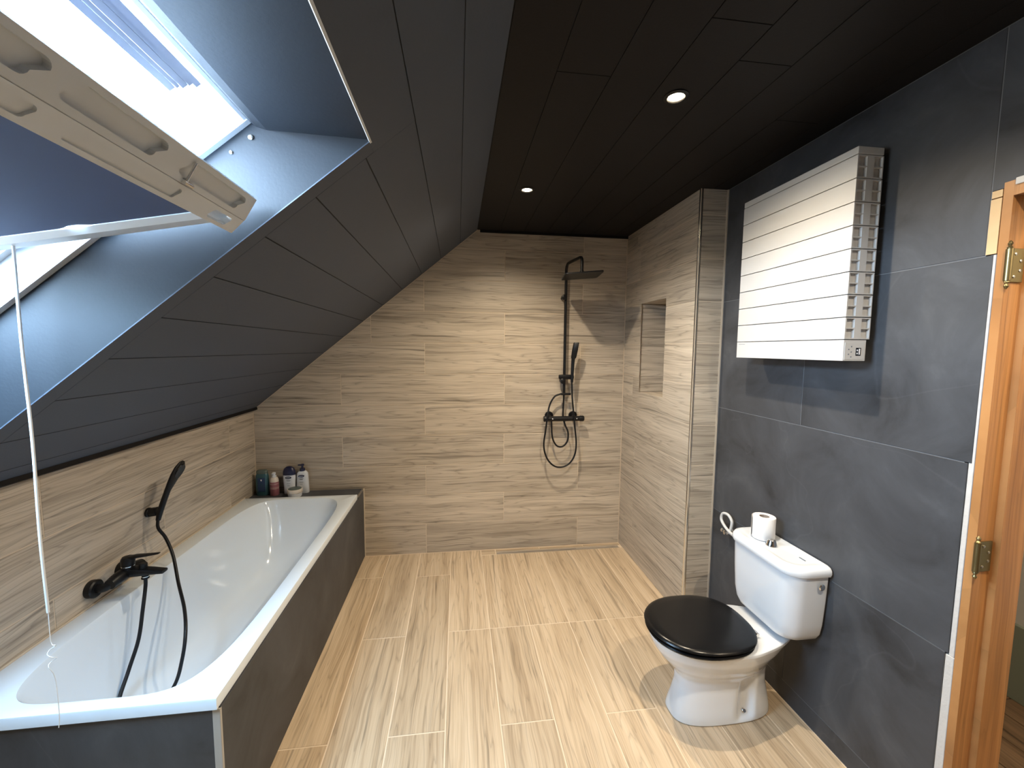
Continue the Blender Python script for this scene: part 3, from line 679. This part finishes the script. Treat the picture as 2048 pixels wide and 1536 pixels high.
# hand shower of the bath
br = root('shower_bracket', (XL, 2.085, .80), 'small black hand shower bracket on the knee wall', 'bracket')
MB().cyl((XL, 2.09, .802), (XL+.012, 2.09, .802), .022, 20, .002).build('wall_plate', 'mblack', br, 40)
MB().lathe([(.019, 0), (.021, .004), (.021, .032), (.018, .036)], (XL+.010, 2.09, .802), (1, 0, .15), 6).build('cradle', 'mblack', br, 20)
hs = root('hand_shower', (XL+.07, 2.07, .78), 'black paddle hand shower with hose looping into the bathtub', 'hand shower')
b_ = MB(); rg = []
hp = [(-1.400, 2.072, .770, .0095, .0095), (-1.392, 2.076, .81, .012, .012), (-1.378, 2.084, .86, .0125, .0115), (-1.366, 2.094, .905, .014, .011), (-1.357, 2.106, .935, .024, .011), (-1.349, 2.122, .965, .033, .010), (-1.341, 2.138, .993, .034, .009), (-1.333, 2.154, 1.018, .024, .007), (-1.330, 2.160, 1.028, .008, .004)]
for i, (x_, y_, z_, w, h) in enumerate(hp):
    a = Vector(hp[max(i-1, 0)][:3]); c = Vector(hp[min(i+1, len(hp)-1)][:3]); t = (c-a).normalized()
    n_ = (Vector((.95, -.05, -.30)) - t*Vector((.95, -.05, -.30)).dot(t)).normalized(); s_ = t.cross(n_)
    rg.append([Vector((x_, y_, z_)) + s_*u + n_*v for u, v in sup(w, h, 2.4, 20)])
b_.loft(rg).build('handset', 'mblack', hs, 60)
b_ = MB(); fc = Vector((-1.343, 2.136, .985)); t = Vector((.28, .55, .80)).normalized(); n_ = (Vector((.95, -.05, -.30)) - t*Vector((.95, -.05, -.30)).dot(t)).normalized(); s_ = t.cross(n_)
b_.loft([[fc + s_*u + t*v + n_*.008 for u, v in sup(.026, .036, 2.6, 24)], [fc + s_*u + t*v + n_*.0115 for u, v in sup(.024, .034, 2.6, 24)]]).build('spray_face', 'seat', hs, 40)
MB().tube([(-1.400, 2.070, .775), (-1.395, 2.062, .735), (-1.375, 2.075, .68), (-1.335, 2.055, .60), (-1.275, 1.985, .505), (-1.20, 1.895, .435), (-1.150, 1.815, .375), (-1.138, 1.765, .29), (-1.155, 1.735, .20), (-1.19, 1.66, .150), (-1.245, 1.60, .160), (-1.282, 1.63, .225), (-1.290, 1.70, .31), (-1.287, 1.755, .40), (-1.296, 1.80, .50), (XL+.150, 1.836, .575), (XL+.150, 1.84, .612)], .0068, 12, 8).build('hose', 'mblack', hs, 60)

# ================================================================== SHOWER COLUMN
sh = root('shower_column', (.81, D, 1.05), 'black rain shower column with hoses on the tiled back wall', 'shower')
SY = D-.06; SXr = .81
pts = [(SXr, SY, 1.235), (SXr, SY, 1.6), (SXr, SY, 2.13), (SXr, SY, 2.165)]
arc = [(SXr+.002*0, SY-.055*(1-math.cos(R(a))), 2.165+.055*math.sin(R(a))) for a in (22, 45, 67, 90)]
hx, hy = .845, 2.79
end = [(SXr+(hx-SXr)*.45, SY-.055-(SY-.055-hy-.04)*.5, 2.222), (hx-.004, hy+.04, 2.222)]
dn = [(hx-.001, hy+.018, 2.217), (hx, hy+.006, 2.205), (hx, hy, 2.185), (hx, hy, 2.115)]
MB().tube([Vector(p) for p in pts+arc+end+dn], .0105, 14, spline=False).build('riser_pipe', 'mblack', sh, 60)
rh = MB(); t = bmesh.new(); bmesh.ops.create_cube(t, size=1)
for v in t.verts: v.co = Vector((v.co.x*.255, v.co.y*.255, v.co.z*.009))
ve = [e for e in t.edges if abs((e.verts[0].co-e.verts[1].co).z) > .005]
bmesh.ops.bevel(t, geom=ve, offset=.02, segments=4, profile=.5, affect='EDGES')
rh.join(t, Matrix.Translation((hx, hy, 2.093)) @ Matrix.Rotation(R(-8), 4, 'Z') @ Matrix.Rotation(R(-4.5), 4, 'Y'))
rho = rh.build('rain_head', 'mblack', sh, 30)
MB().lathe([(.024, 0), (.022, .008), (.014, .014), (.014, .022)], (hx, hy, 2.102), (0, 0, 1), 20).build('swivel', 'mblack', rho, 40)
for z_ in (1.977, 1.345):
    k_ = MB().cyl((SXr-.012, D, z_), (SXr-.012, SY-.012, z_), .013, 18, .002).build('wall_bracket', 'mblack', sh, 40)
    MB().lathe([(.019, 0), (.021, .003), (.021, .014), (.016, .018)], (SXr-.016, SY-.010, z_), (0, -1, 0), 20).build('knob', 'mblack', k_, 40)
MB().box((SXr-.045, SY-.026, 1.358), (SXr+.072, SY+.012, 1.394), .010, 3).build('slider', 'mblack', sh, 40)
MB().box((SXr-.03, SY-.018, 1.236), (SXr+.052, SY+.010, 1.252), .005, 2).build('hose_clip', 'mblack', sh, 40)
b_ = MB(); rg = []
hp = [(SXr+.052, SY-.032, 1.335, .011, .011), (SXr+.053, SY-.034, 1.40, .012, .012), (SXr+.054, SY-.037, 1.47, .013, .012), (SXr+.056, SY-.040, 1.515, .014, .013), (SXr+.058, SY-.043, 1.525, .021, .015), (SXr+.066, SY-.052, 1.585, .023, .013), (SXr+.072, SY-.060, 1.635, .022, .011), (SXr+.073, SY-.061, 1.639, .018, .008)]
for (x_, y_, z_, w, h) in hp: rg.append([Vector((x_+u*.9+v*.2, y_-u*.35+v, z_)) for u, v in sup(w, h, 4, 20)])
b_.loft(rg).build('handset', 'mblack', sh, 40)
MB().cyl((.656, SY-.004, 1.052), (.966, SY-.004, 1.052), .0195, 22, .003).build('mixer_bar', 'mblack', sh, 40)
for x_ in (.707, .898):
    MB().cyl((x_, D, 1.068), (x_, D-.012, 1.068), .034, 26, .003).build('escutcheon', 'mblack', sh, 40)
    MB().cyl((x_, D-.01, 1.066), (x_, SY, 1.056), .016, 18).build('connector', 'mblack', sh, 40)
    MB().lathe([(.004, 0), (.003, .002)], (x_+.012, SY-.0235, 1.054), (0, -1, 0), 10).build('temperature_mark', 'white', sh, 40)
for x_, s_ in ((.668, -1), (.955, 1)): MB().lathe([(.021, -.018), (.022, -.014), (.022, .012), (.019, .016)], (x_, SY-.004, 1.052), (s_, 0, 0), 22).build('control_knob', 'mblack', sh, 40)
MB().tube([(SXr-.03, SY-.006, 1.244), (.735, SY-.008, 1.225), (.697, SY-.010, 1.16), (.678, SY-.03, 1.08), (.664, SY-.03, .97), (.651, SY-.03, .85), (.675, SY-.03, .755), (.725, SY-.03, .694), (.785, SY-.03, .676), (.850, SY-.03, .70), (.895, SY-.03, .765), (.907, SY-.03, .86), (.894, SY-.032, .98), (.880, SY-.034, 1.10), (.868, SY-.03, 1.22), (SXr+.052, SY-.032, 1.335)], .0066, 10, 6).build('hose', 'mblack', sh, 60)
MB().tube([(.715, SY-.004, 1.034), (.716, SY-.004, .985), (.725, SY-.006, .90), (.757, SY-.008, .842), (.803, SY-.008, .834), (.842, SY-.008, .875), (.847, SY-.004, .945), (.826, SY+.008, 1.0), (.812, SY+.020, 1.06), (SXr, SY+.012, 1.14), (SXr, SY, 1.245)], .0066, 10, 6).build('supply_hose', 'mblack', sh, 60)

# shower drain channel
dg = root('shower_drain', (.78, 3.07, -.0016), 'long slim steel drain channel in the shower floor', 'drain')
MB().box((.292, 3.052, -.012), (1.285, 3.090, -.006)).build('channel', 'steel', dg)
for y0, y1 in ((3.050, 3.054), (3.088, 3.092)): MB().box((.290, y0, -.012), (1.287, y1, .0012)).build('channel_edge', 'steel', dg)
MB().box((.294, 3.058, -.008), (1.283, 3.084, -.001), .001).build('cover', 'chrome', dg)

# ================================================================== TOILET
TY = 1.578
to = root('toilet', (1.15, TY, 0), 'white close-coupled toilet with glossy black seat lid', 'toilet')
def tring(x0, x1, hw, z, n=2.4, k=72, rear=None):
    """plan outline: round at the front (low x), squarer at the back"""
    out = []; cxm = (x0+x1)/2; a = (x1-x0)/2
    for i in range(k):
        t = 2*math.pi*i/k; c, s = math.cos(t), math.sin(t)
        nn = n if c < 0 else (rear or n)
        out.append([cxm + a*math.copysign(abs(c)**(2/nn), c), TY + hw*math.copysign(abs(s)**(2/(n if c < 0 else (rear or n))), s), z])
    return out
prof_ = [(0, .922, 1.372, .093, 3.0), (.006, .916, 1.376, .098, 3.0), (.03, .922, 1.374, .097, 3.0), (.08, .935, 1.365, .090, 2.8), (.14, .947, 1.352, .085, 2.6), (.185, .945, 1.350, .088, 2.5),
         (.215, .930, 1.355, .103, 2.4), (.245, .898, 1.365, .126, 2.3), (.28, .866, 1.380, .148, 2.2), (.315, .842, 1.400, .163, 2.2), (.345, .828, 1.43, .172, 2.2), (.362, .823, 1.452, .176, 2.2), (.371, .826, 1.455, .174, 2.2), (.375, .834, 1.45, .166, 2.2)]
rings = []
for z, xa, xb, hw, n in prof_:
    rg = tring(xa, xb, hw, z, n, 160, 2.6 if z < .3 else 3.0)
    for p in rg:
        # neck between bowl and cistern: the rear narrows towards the wall
        if z > .2 and p[0] > 1.18:
            f = (p[0]-1.18)/.28; p[1] = TY + (p[1]-TY)*(1-.34*f)
        if z < .24 and z > .0:           # moulded recess for the floor screw on both flanks
            pass
    rings.append([Vector(p) for p in rg])
# more rings, smoothly interpolated
dense = []
for i in range(len(rings)-1):
    for s in range(6):
        f = s/6; dense.append([rings[i][j].lerp(rings[i+1][j], f) for j in range(160)])
dense.append(rings[-1])
for rg in dense:
    for p in rg:
        if p.z < .24 and p.z > .0:           # moulded recess for the floor screw on both flanks
            g = math.exp(-((p.x-1.222-.10*(p.z-.10))/.034)**6) * math.exp(-((p.z-.105)/.085)**8)
            p.y -= math.copysign(.030*g, p.y-TY)
bowl = MB().loft(dense).build('bowl', 'ceramic', to, 60)
sm = bowl.modifiers.new('smooth', 'SMOOTH'); sm.factor = .5; sm.iterations = 3
for s in (-1, 1):
    MB().lathe([(.011, 0), (.011, .004), (.007, .008)], (1.220, TY+s*.070, .036), (0, s, .6), 16).build('fixing_screw', 'chrome', bowl, 40)
def oval(x0, x1, hw, z, k=64):
    out = []
    for i in range(k):
        t = 2*math.pi*i/k; c, s = math.cos(t), math.sin(t); L = x1-x0
        x = x0 + L*.52 + (L*.52 if c < 0 else L*.48)*math.copysign(abs(c)**(.92 if c < 0 else .78), c)
        out.append(Vector((x, TY + hw*math.copysign(abs(s)**(.94 if c < 0 else .78), s), z)))
    return out
MB().loft([oval(.828, 1.236, .176, .3735), oval(.815, 1.243, .188, .376), oval(.812, 1.245, .191, .382), oval(.815, 1.243, .188, .3875), oval(.829, 1.236, .175, .3895)]).build('seat', 'seat', to, 50)
lid = MB().loft([oval(.829, 1.240, .175, .3905), oval(.812, 1.250, .190, .394), oval(.808, 1.252, .194, .401), oval(.812, 1.250, .190, .4085), oval(.826, 1.242, .178, .4125), oval(.86, 1.22, .145, .4150), oval(.95, 1.15, .07, .4160)]).build('seat_lid', 'seat', to, 50)
for s in (-1, 1): MB().cyl((1.252, TY+s*.075-.014, .388), (1.252, TY+s*.075+.014, .388), .010, 16, .002).build('seat_hinge', 'chrome', to, 40)
# cistern
def drect(x0, x1, hw, r, z, k=10, rb=.012):
    """outline with a straight back against the wall and generously rounded front corners"""
    pts = []
    for cx_, cy_, a0, rr in ((x1-rb, hw-rb, 0, rb), (x0+r, hw-r, 90, r), (x0+r, -hw+r, 180, r), (x1-rb, -hw+rb, 270, rb)):
        for i in range(k): a = R(a0+90*i/(k-1)); pts.append(Vector((cx_+rr*math.cos(a), TY+cy_+rr*math.sin(a), z)))
    return pts
MB().loft([drect(1.36, 1.455, .110, .05, .392), drect(1.33, 1.463, .140, .06, .396), drect(1.315, 1.465, .160, .065, .410), drect(1.306, 1.466, .173, .07, .435), drect(1.302, 1.466, .181, .07, .48), drect(1.299, 1.467, .187, .07, .58), drect(1.297, 1.467, .192, .07, .696)]).build('cistern', 'ceramic', to, 50)
cl = MB().loft([drect(1.297, 1.467, .193, .072, .694), drect(1.289, 1.468, .202, .08, .697), drect(1.285, 1.468, .206, .085, .708), drect(1.287, 1.468, .204, .085, .720), drect(1.293, 1.467, .198, .08, .729), drect(1.303, 1.465, .187, .07, .733), drect(1.316, 1.46, .172, .06, .7335), drect(1.324, 1.445, .160, .055, .7305), drect(1.334, 1.43, .15, .045, .7295)]).build('cistern_lid', 'ceramic', to, 40)
b_ = MB(); b_.lathe([(.024, 0), (.024, .004), (.020, .010), (.017, .022), (.014, .026), (.004, .027)], (1.372, TY+.008, .7295), (0, 0, 1), 28).build('flush_button', 'chrome', cl, 40)
MB().box((1.366, TY+.006, .748), (1.378, TY+.012, .7575), .001).build('button_split', 'steel', cl)
MB().lathe([(.0125, 0), (.0135, .002), (.0135, .005), (.010, .008)], (1.425, TY-.196, .655), (0, -1, 0), 20).build('blanking_cap', 'chrome', to, 40)
MB().box((1.405, TY-.135, .7312), (1.408, TY-.105, .7336)).build('maker_mark', 'greyprint', to)
# toilet roll standing on the cistern
tr = root('toilet_roll', (1.392, TY+.078, .7335), 'white toilet roll standing on the cistern lid', 'toilet roll')
tx, ty, tz = 1.388, TY+.078, .7337
rings = [[Vector((tx+r_*math.cos(2*math.pi*j/40), ty+r_*math.sin(2*math.pi*j/40), tz+h_)) for j in range(40)] for r_, h_ in ((.021, .0), (.045, 0), (.046, .002), (.046, .098), (.045, .100), (.021, .100), (.021, 0))]
MB().loft(rings, False, False).build('paper', 'paper', tr, 40)
rings = [[Vector((tx+r_*math.cos(2*math.pi*j/32), ty+r_*math.sin(2*math.pi*j/32), tz+h_)) for j in range(32)] for r_, h_ in ((.0212, .001), (.0212, .0995), (.019, .0995), (.019, .001), (.0212, .001))]
MB().loft(rings, False, False).build('core', 'card', tr, 40)
b_ = MB(); pr = []
for i in range(14):
    a = R(95+i*5); rr = .0463 + (.006*(max(0, i-4)/9)**1.5); pr.append((tx+rr*math.cos(a), ty+rr*math.sin(a)))
n1 = [Vector((*p, tz)) for p in pr]; n2 = [Vector((*p, tz+.1)) for p in pr]
n3 = [Vector((p[0]+(tx-p[0])*.012, p[1]+(ty-p[1])*.012, tz+.1)) for p in pr]; n4 = [Vector((v.x, v.y, tz)) for v in n3]
b_.loft([[a, b, c, d] for a, b, c, d in zip(n1, n2, n3, n4)]).build('loose_sheet', 'paper', tr, 60)
# water supply
wv = root('water_valve', (XR2, 1.98, .60), 'small chrome stop valve with white looped hose beside the cistern', 'valve')
MB().cyl((XR2, 1.975, .607), (XR2-.006, 1.975, .607), .022, 20, .002).build('wall_rose', 'chrome', wv, 40)
b_ = MB(); b_.cyl((XR2, 1.975, .607), (XR2-.05, 1.975, .607), .009, 14).cyl((XR2-.035, 1.955, .607), (XR2-.035, 1.998, .607), .0075, 14); b_.build('valve_body', 'chrome', wv, 40)
MB().lathe([(.012, 0), (.012, .012), (.009, .014)], (XR2-.035, 1.998, .607), (0, 1, 0), 12).build('handle', 'chrome', wv, 40)
MB().tube([(XR2-.036, 1.775, .585), (XR2-.036, 1.83, .60), (XR2-.04, 1.90, .618), (XR2-.042, 1.965, .632), (XR2-.04, 2.015, .662), (XR2-.036, 2.012, .698), (XR2-.032, 1.975, .706), (XR2-.03, 1.945, .683), (XR2-.032, 1.945, .645), (XR2-.035, 1.955, .612)], .0075, 12, 8).build('hose', 'hose', wv, 60)

# ================================================================== RADIATOR
ra = root('radiator', (1.40, 1.56, 1.554), 'white electric radiator with horizontal slats on the dark wall', 'radiator')
RX0, RX1, RY0, RY1 = 1.341, 1.441, 1.284, 1.842
Z0, SH = 1.6285, .0779
b_ = MB(); w_ = .0035; g_ = .0016
def sl_box(xa, xb, za, zb): b_.box((xa, RY0, za), (xb, RY1, zb))
sl_box(RX0, RX0+.005, g_, SH-g_)                      # front plate
sl_box(RX1-.004, RX1, g_, SH-g_)
sl_box(RX0+.037, RX0+.064, g_, SH-g_)                 # solid core
for a, c in ((RX0+.004, RX0+.038), (RX0+.063, RX1-.003)):
    sl_box(a, c, g_, g_+w_); sl_box(a, c, SH-g_-w_, SH-g_); sl_box(a, c, SH*.5-w_/2, SH*.5+w_/2)
b_.box((RX0+.004, RY0+.012, g_), (RX1-.003, RY0+.016, SH-g_))
sme = b_.mesh('slat'); bmv = Vector((1.40, 1.56, 1.554)); sme.transform(Matrix.Translation(-Vector((1.40, 1.56, 0)))); sme.materials.append(M['enamel'])
for k in range(8):
    o = bpy.data.objects.new('slat', sme); COL.objects.link(o); o.parent = ra; o.location = (0, 0, Z0+SH*k-1.554)
MB().box((RX0, RY0, Z0+SH*8+.0016), (RX1, RY1, 2.278), .002).build('top_cap', 'enamel', ra)
b_ = MB(); b_.prism([(RX0, RY1), (RX0, RY0), (RX1-.012, RY0), (RX1-.012, RY1)], lambda x, y, z: (x, y, z), 1.554, Z0-.0015)
hsng = b_.build('housing', 'enamel', ra)
MB().box((RX0+.004, RY0-.0012, 1.558), (RX1-.016, RY0+.001, 1.618), .0004).build('control_panel', 'grey_plastic', ra)
cp = [c for c in ra.children if c.name.startswith('control_panel')][0]
MB().box((RX0+.048, RY0-.0020, 1.572), (RX0+.068, RY0-.001, 1.600)).build('display', 'screen', cp)
for za, zb, xa, xb in ((1.577, 1.583, .051, .0555), (1.588, 1.594, .051, .0555), (1.576, 1.597, .0590, .0645)): MB().box((RX0+xa, RY0-.0023, za), (RX0+xb, RY0-.0018, zb)).build('display_mark', 'white', cp)
for xa, za in ((.030, 1.604), (.020, 1.594), (.030, 1.585), (.020, 1.577), (.030, 1.568)): MB().cyl((RX0+xa, RY0-.0018, za), (RX0+xa, RY0-.001, za), .0026, 12).build('button', 'greyprint', cp)
MB().box((RX0-.0006, RY1-.055, 1.6165), (RX0+.001, RY1-.012, 1.6185)).build('maker_mark', 'greyprint', hsng)
for y_ in (RY0+.12, RY1-.12):
    for z_ in (1.70, 2.18): MB().box((RX1-.004, y_-.015, z_-.02), (XR2, y_+.015, z_+.02), .002).build('wall_bracket', 'enamel', ra)

# ================================================================== BOTTLES ON THE LEDGE
LZ = .531
def oblong(x, y, a, b, z, n=3, k=28): return [Vector((x+u, y+v, z)) for u, v in sup(a, b, n, k)]
def body(x, y, pr, n=3): return MB().loft([oblong(x, y, a, b, LZ+z, n) for a, b, z in pr])
# teal shower gel
x, y = -1.386, 3.072
g = root('shower_gel_bottle', (x, y, LZ), 'teal shower gel bottle with dark blue label in the tiled corner', 'bottle', 'toiletries on the bath ledge')
body(x, y, [(.038, .020, 0), (.042, .022, .004), (.043, .023, .06), (.042, .022, .135), (.039, .020, .150), (.034, .017, .158)]).build('body', 'teal', g, 50)
body(x, y, [(.036, .019, .157), (.038, .020, .161), (.037, .019, .176), (.030, .015, .182)]).build('cap', 'jargrey', g, 50)
MB().box((x-.022, y-.0238, LZ+.030), (x+.026, y-.021, LZ+.128), .0008).build('label', 'bluelabel', g)
b_ = MB(); b_.prism([(x-.004, LZ+.118), (x+.008, LZ+.118), (x+.002, LZ+.104)], lambda u, v, h: (u, h, v), y-.0242, y-.0236); b_.build('label_mark', 'white', g)
for z_ in (.085, .076, .067): MB().box((x-.008, y-.0241, LZ+z_), (x+.012, y-.0236, LZ+z_+.003)).build('label_text', 'teal', g)
# pink pump bottle
x, y = -1.303, 3.062
g = root('foam_bottle', (x, y, LZ), 'small pink pump bottle with pale top on the bath ledge', 'bottle', 'toiletries on the bath ledge')
MB().lathe([(.027, 0), (.0295, .003), (.0295, .088), (.0285, .098)], (x, y, LZ), (0, 0, 1), 28).build('body', 'pink', g, 40)
MB().lathe([(.0285, .0985), (.0275, .112), (.022, .126), (.017, .130)], (x, y, LZ), (0, 0, 1), 28).build('shoulder', 'cream', g, 40)
MB().lathe([(.0155, .130), (.0155, .142), (.008, .144), (.008, .152), (.011, .153), (.011, .162), (.008, .165)], (x, y, LZ), (0, 0, 1), 20).build('pump', 'bwhite', g, 40)
MB().box((x-.008, y-.022, LZ+.155), (x+.006, y, LZ+.163), .002).build('nozzle', 'bwhite', g)
for z_, w_ in ((.084, .012), (.058, .010), (.050, .012)): MB().lathe([(.0297, 0), (.0297, .002)], (x, y, LZ+z_), (0, 0, 1), 28).build('label_line', 'cream', g)
# white lotion with dome cap
x, y = -1.208, 3.083
g = root('lotion_bottle', (x, y, LZ), 'white lotion bottle with wide navy dome cap and oval label', 'bottle', 'toiletries on the bath ledge')
body(x, y, [(.034, .019, 0), (.037, .021, .004), (.037, .021, .05), (.040, .022, .10), (.041, .022, .128), (.038, .020, .140)]).build('body', 'bwhite', g, 50)
body(x, y, [(.042, .0235, .139), (.043, .024, .146), (.041, .023, .166), (.033, .019, .186), (.018, .012, .198), (.004, .004, .201)], 2.5).build('cap', 'navy', g, 50)
def oval_logo(g, x, y, z, a=.021, b=.0085):
    o = MB().prism(sup(a, b, 2, 24), lambda u, v, h: (x+u, h, LZ+z+v), y-.0238, y-.019).build('oval_badge', 'navy', g)
    MB().box((x-a*.6, y-.0242, LZ+z-.0012), (x+a*.6, y-.0237, LZ+z+.0016)).build('badge_text', 'bwhite', o)
    for dz, w in ((-.020, .015), (-.026, .010), (-.045, .013), (-.060, .008)):
        MB().box((x-w, y-.0232, LZ+z+dz), (x+w, y-.0195, LZ+z+dz+.0022)).build('label_text', 'greyprint', g)
oval_logo(g, x, y, .122)
# white pump lotion
x, y = -1.122, 3.094
g = root('pump_lotion_bottle', (x, y, LZ), 'white lotion bottle with navy pump, rightmost on the bath ledge', 'bottle', 'toiletries on the bath ledge')
body(x, y, [(.041, .020, 0), (.043, .022, .004), (.041, .022, .06), (.039, .021, .12), (.037, .020, .146), (.027, .016, .158), (.018, .013, .163)]).build('body', 'bwhite', g, 50)
MB().lathe([(.018, .162), (.018, .180), (.008, .182), (.006, .200), (.013, .201), (.013, .209), (.009, .212)], (x, y, LZ), (0, 0, 1), 20).build('pump', 'navy', g, 40)
MB().box((x-.028, y-.012, LZ+.201), (x+.002, y+.004, LZ+.210), .003).build('nozzle', 'navy', g)
oval_logo(g, x-.002, y, .128)
# cream jar in front
x, y = -1.150, 3.018
g = root('cream_jar', (x, y, LZ), 'low round cream jar with pale lid in front of the lotion bottles', 'jar', 'toiletries on the bath ledge')
MB().lathe([(.040, 0), (.044, .003), (.046, .028), (.046, .030)], (x, y, LZ), (0, 0, 1), 32).build('body', 'bwhite', g, 40)
MB().lathe([(.049, .030), (.050, .032), (.050, .052), (.048, .056), (.044, .0565)], (x, y, LZ), (0, 0, 1), 32).build('lid', 'cream', g, 40)
MB().lathe([(.044, .0565), (.042, .058), (.002, .0585)], (x, y, LZ), (0, 0, 1), 32).build('lid_label', 'jargrey', g, 40)
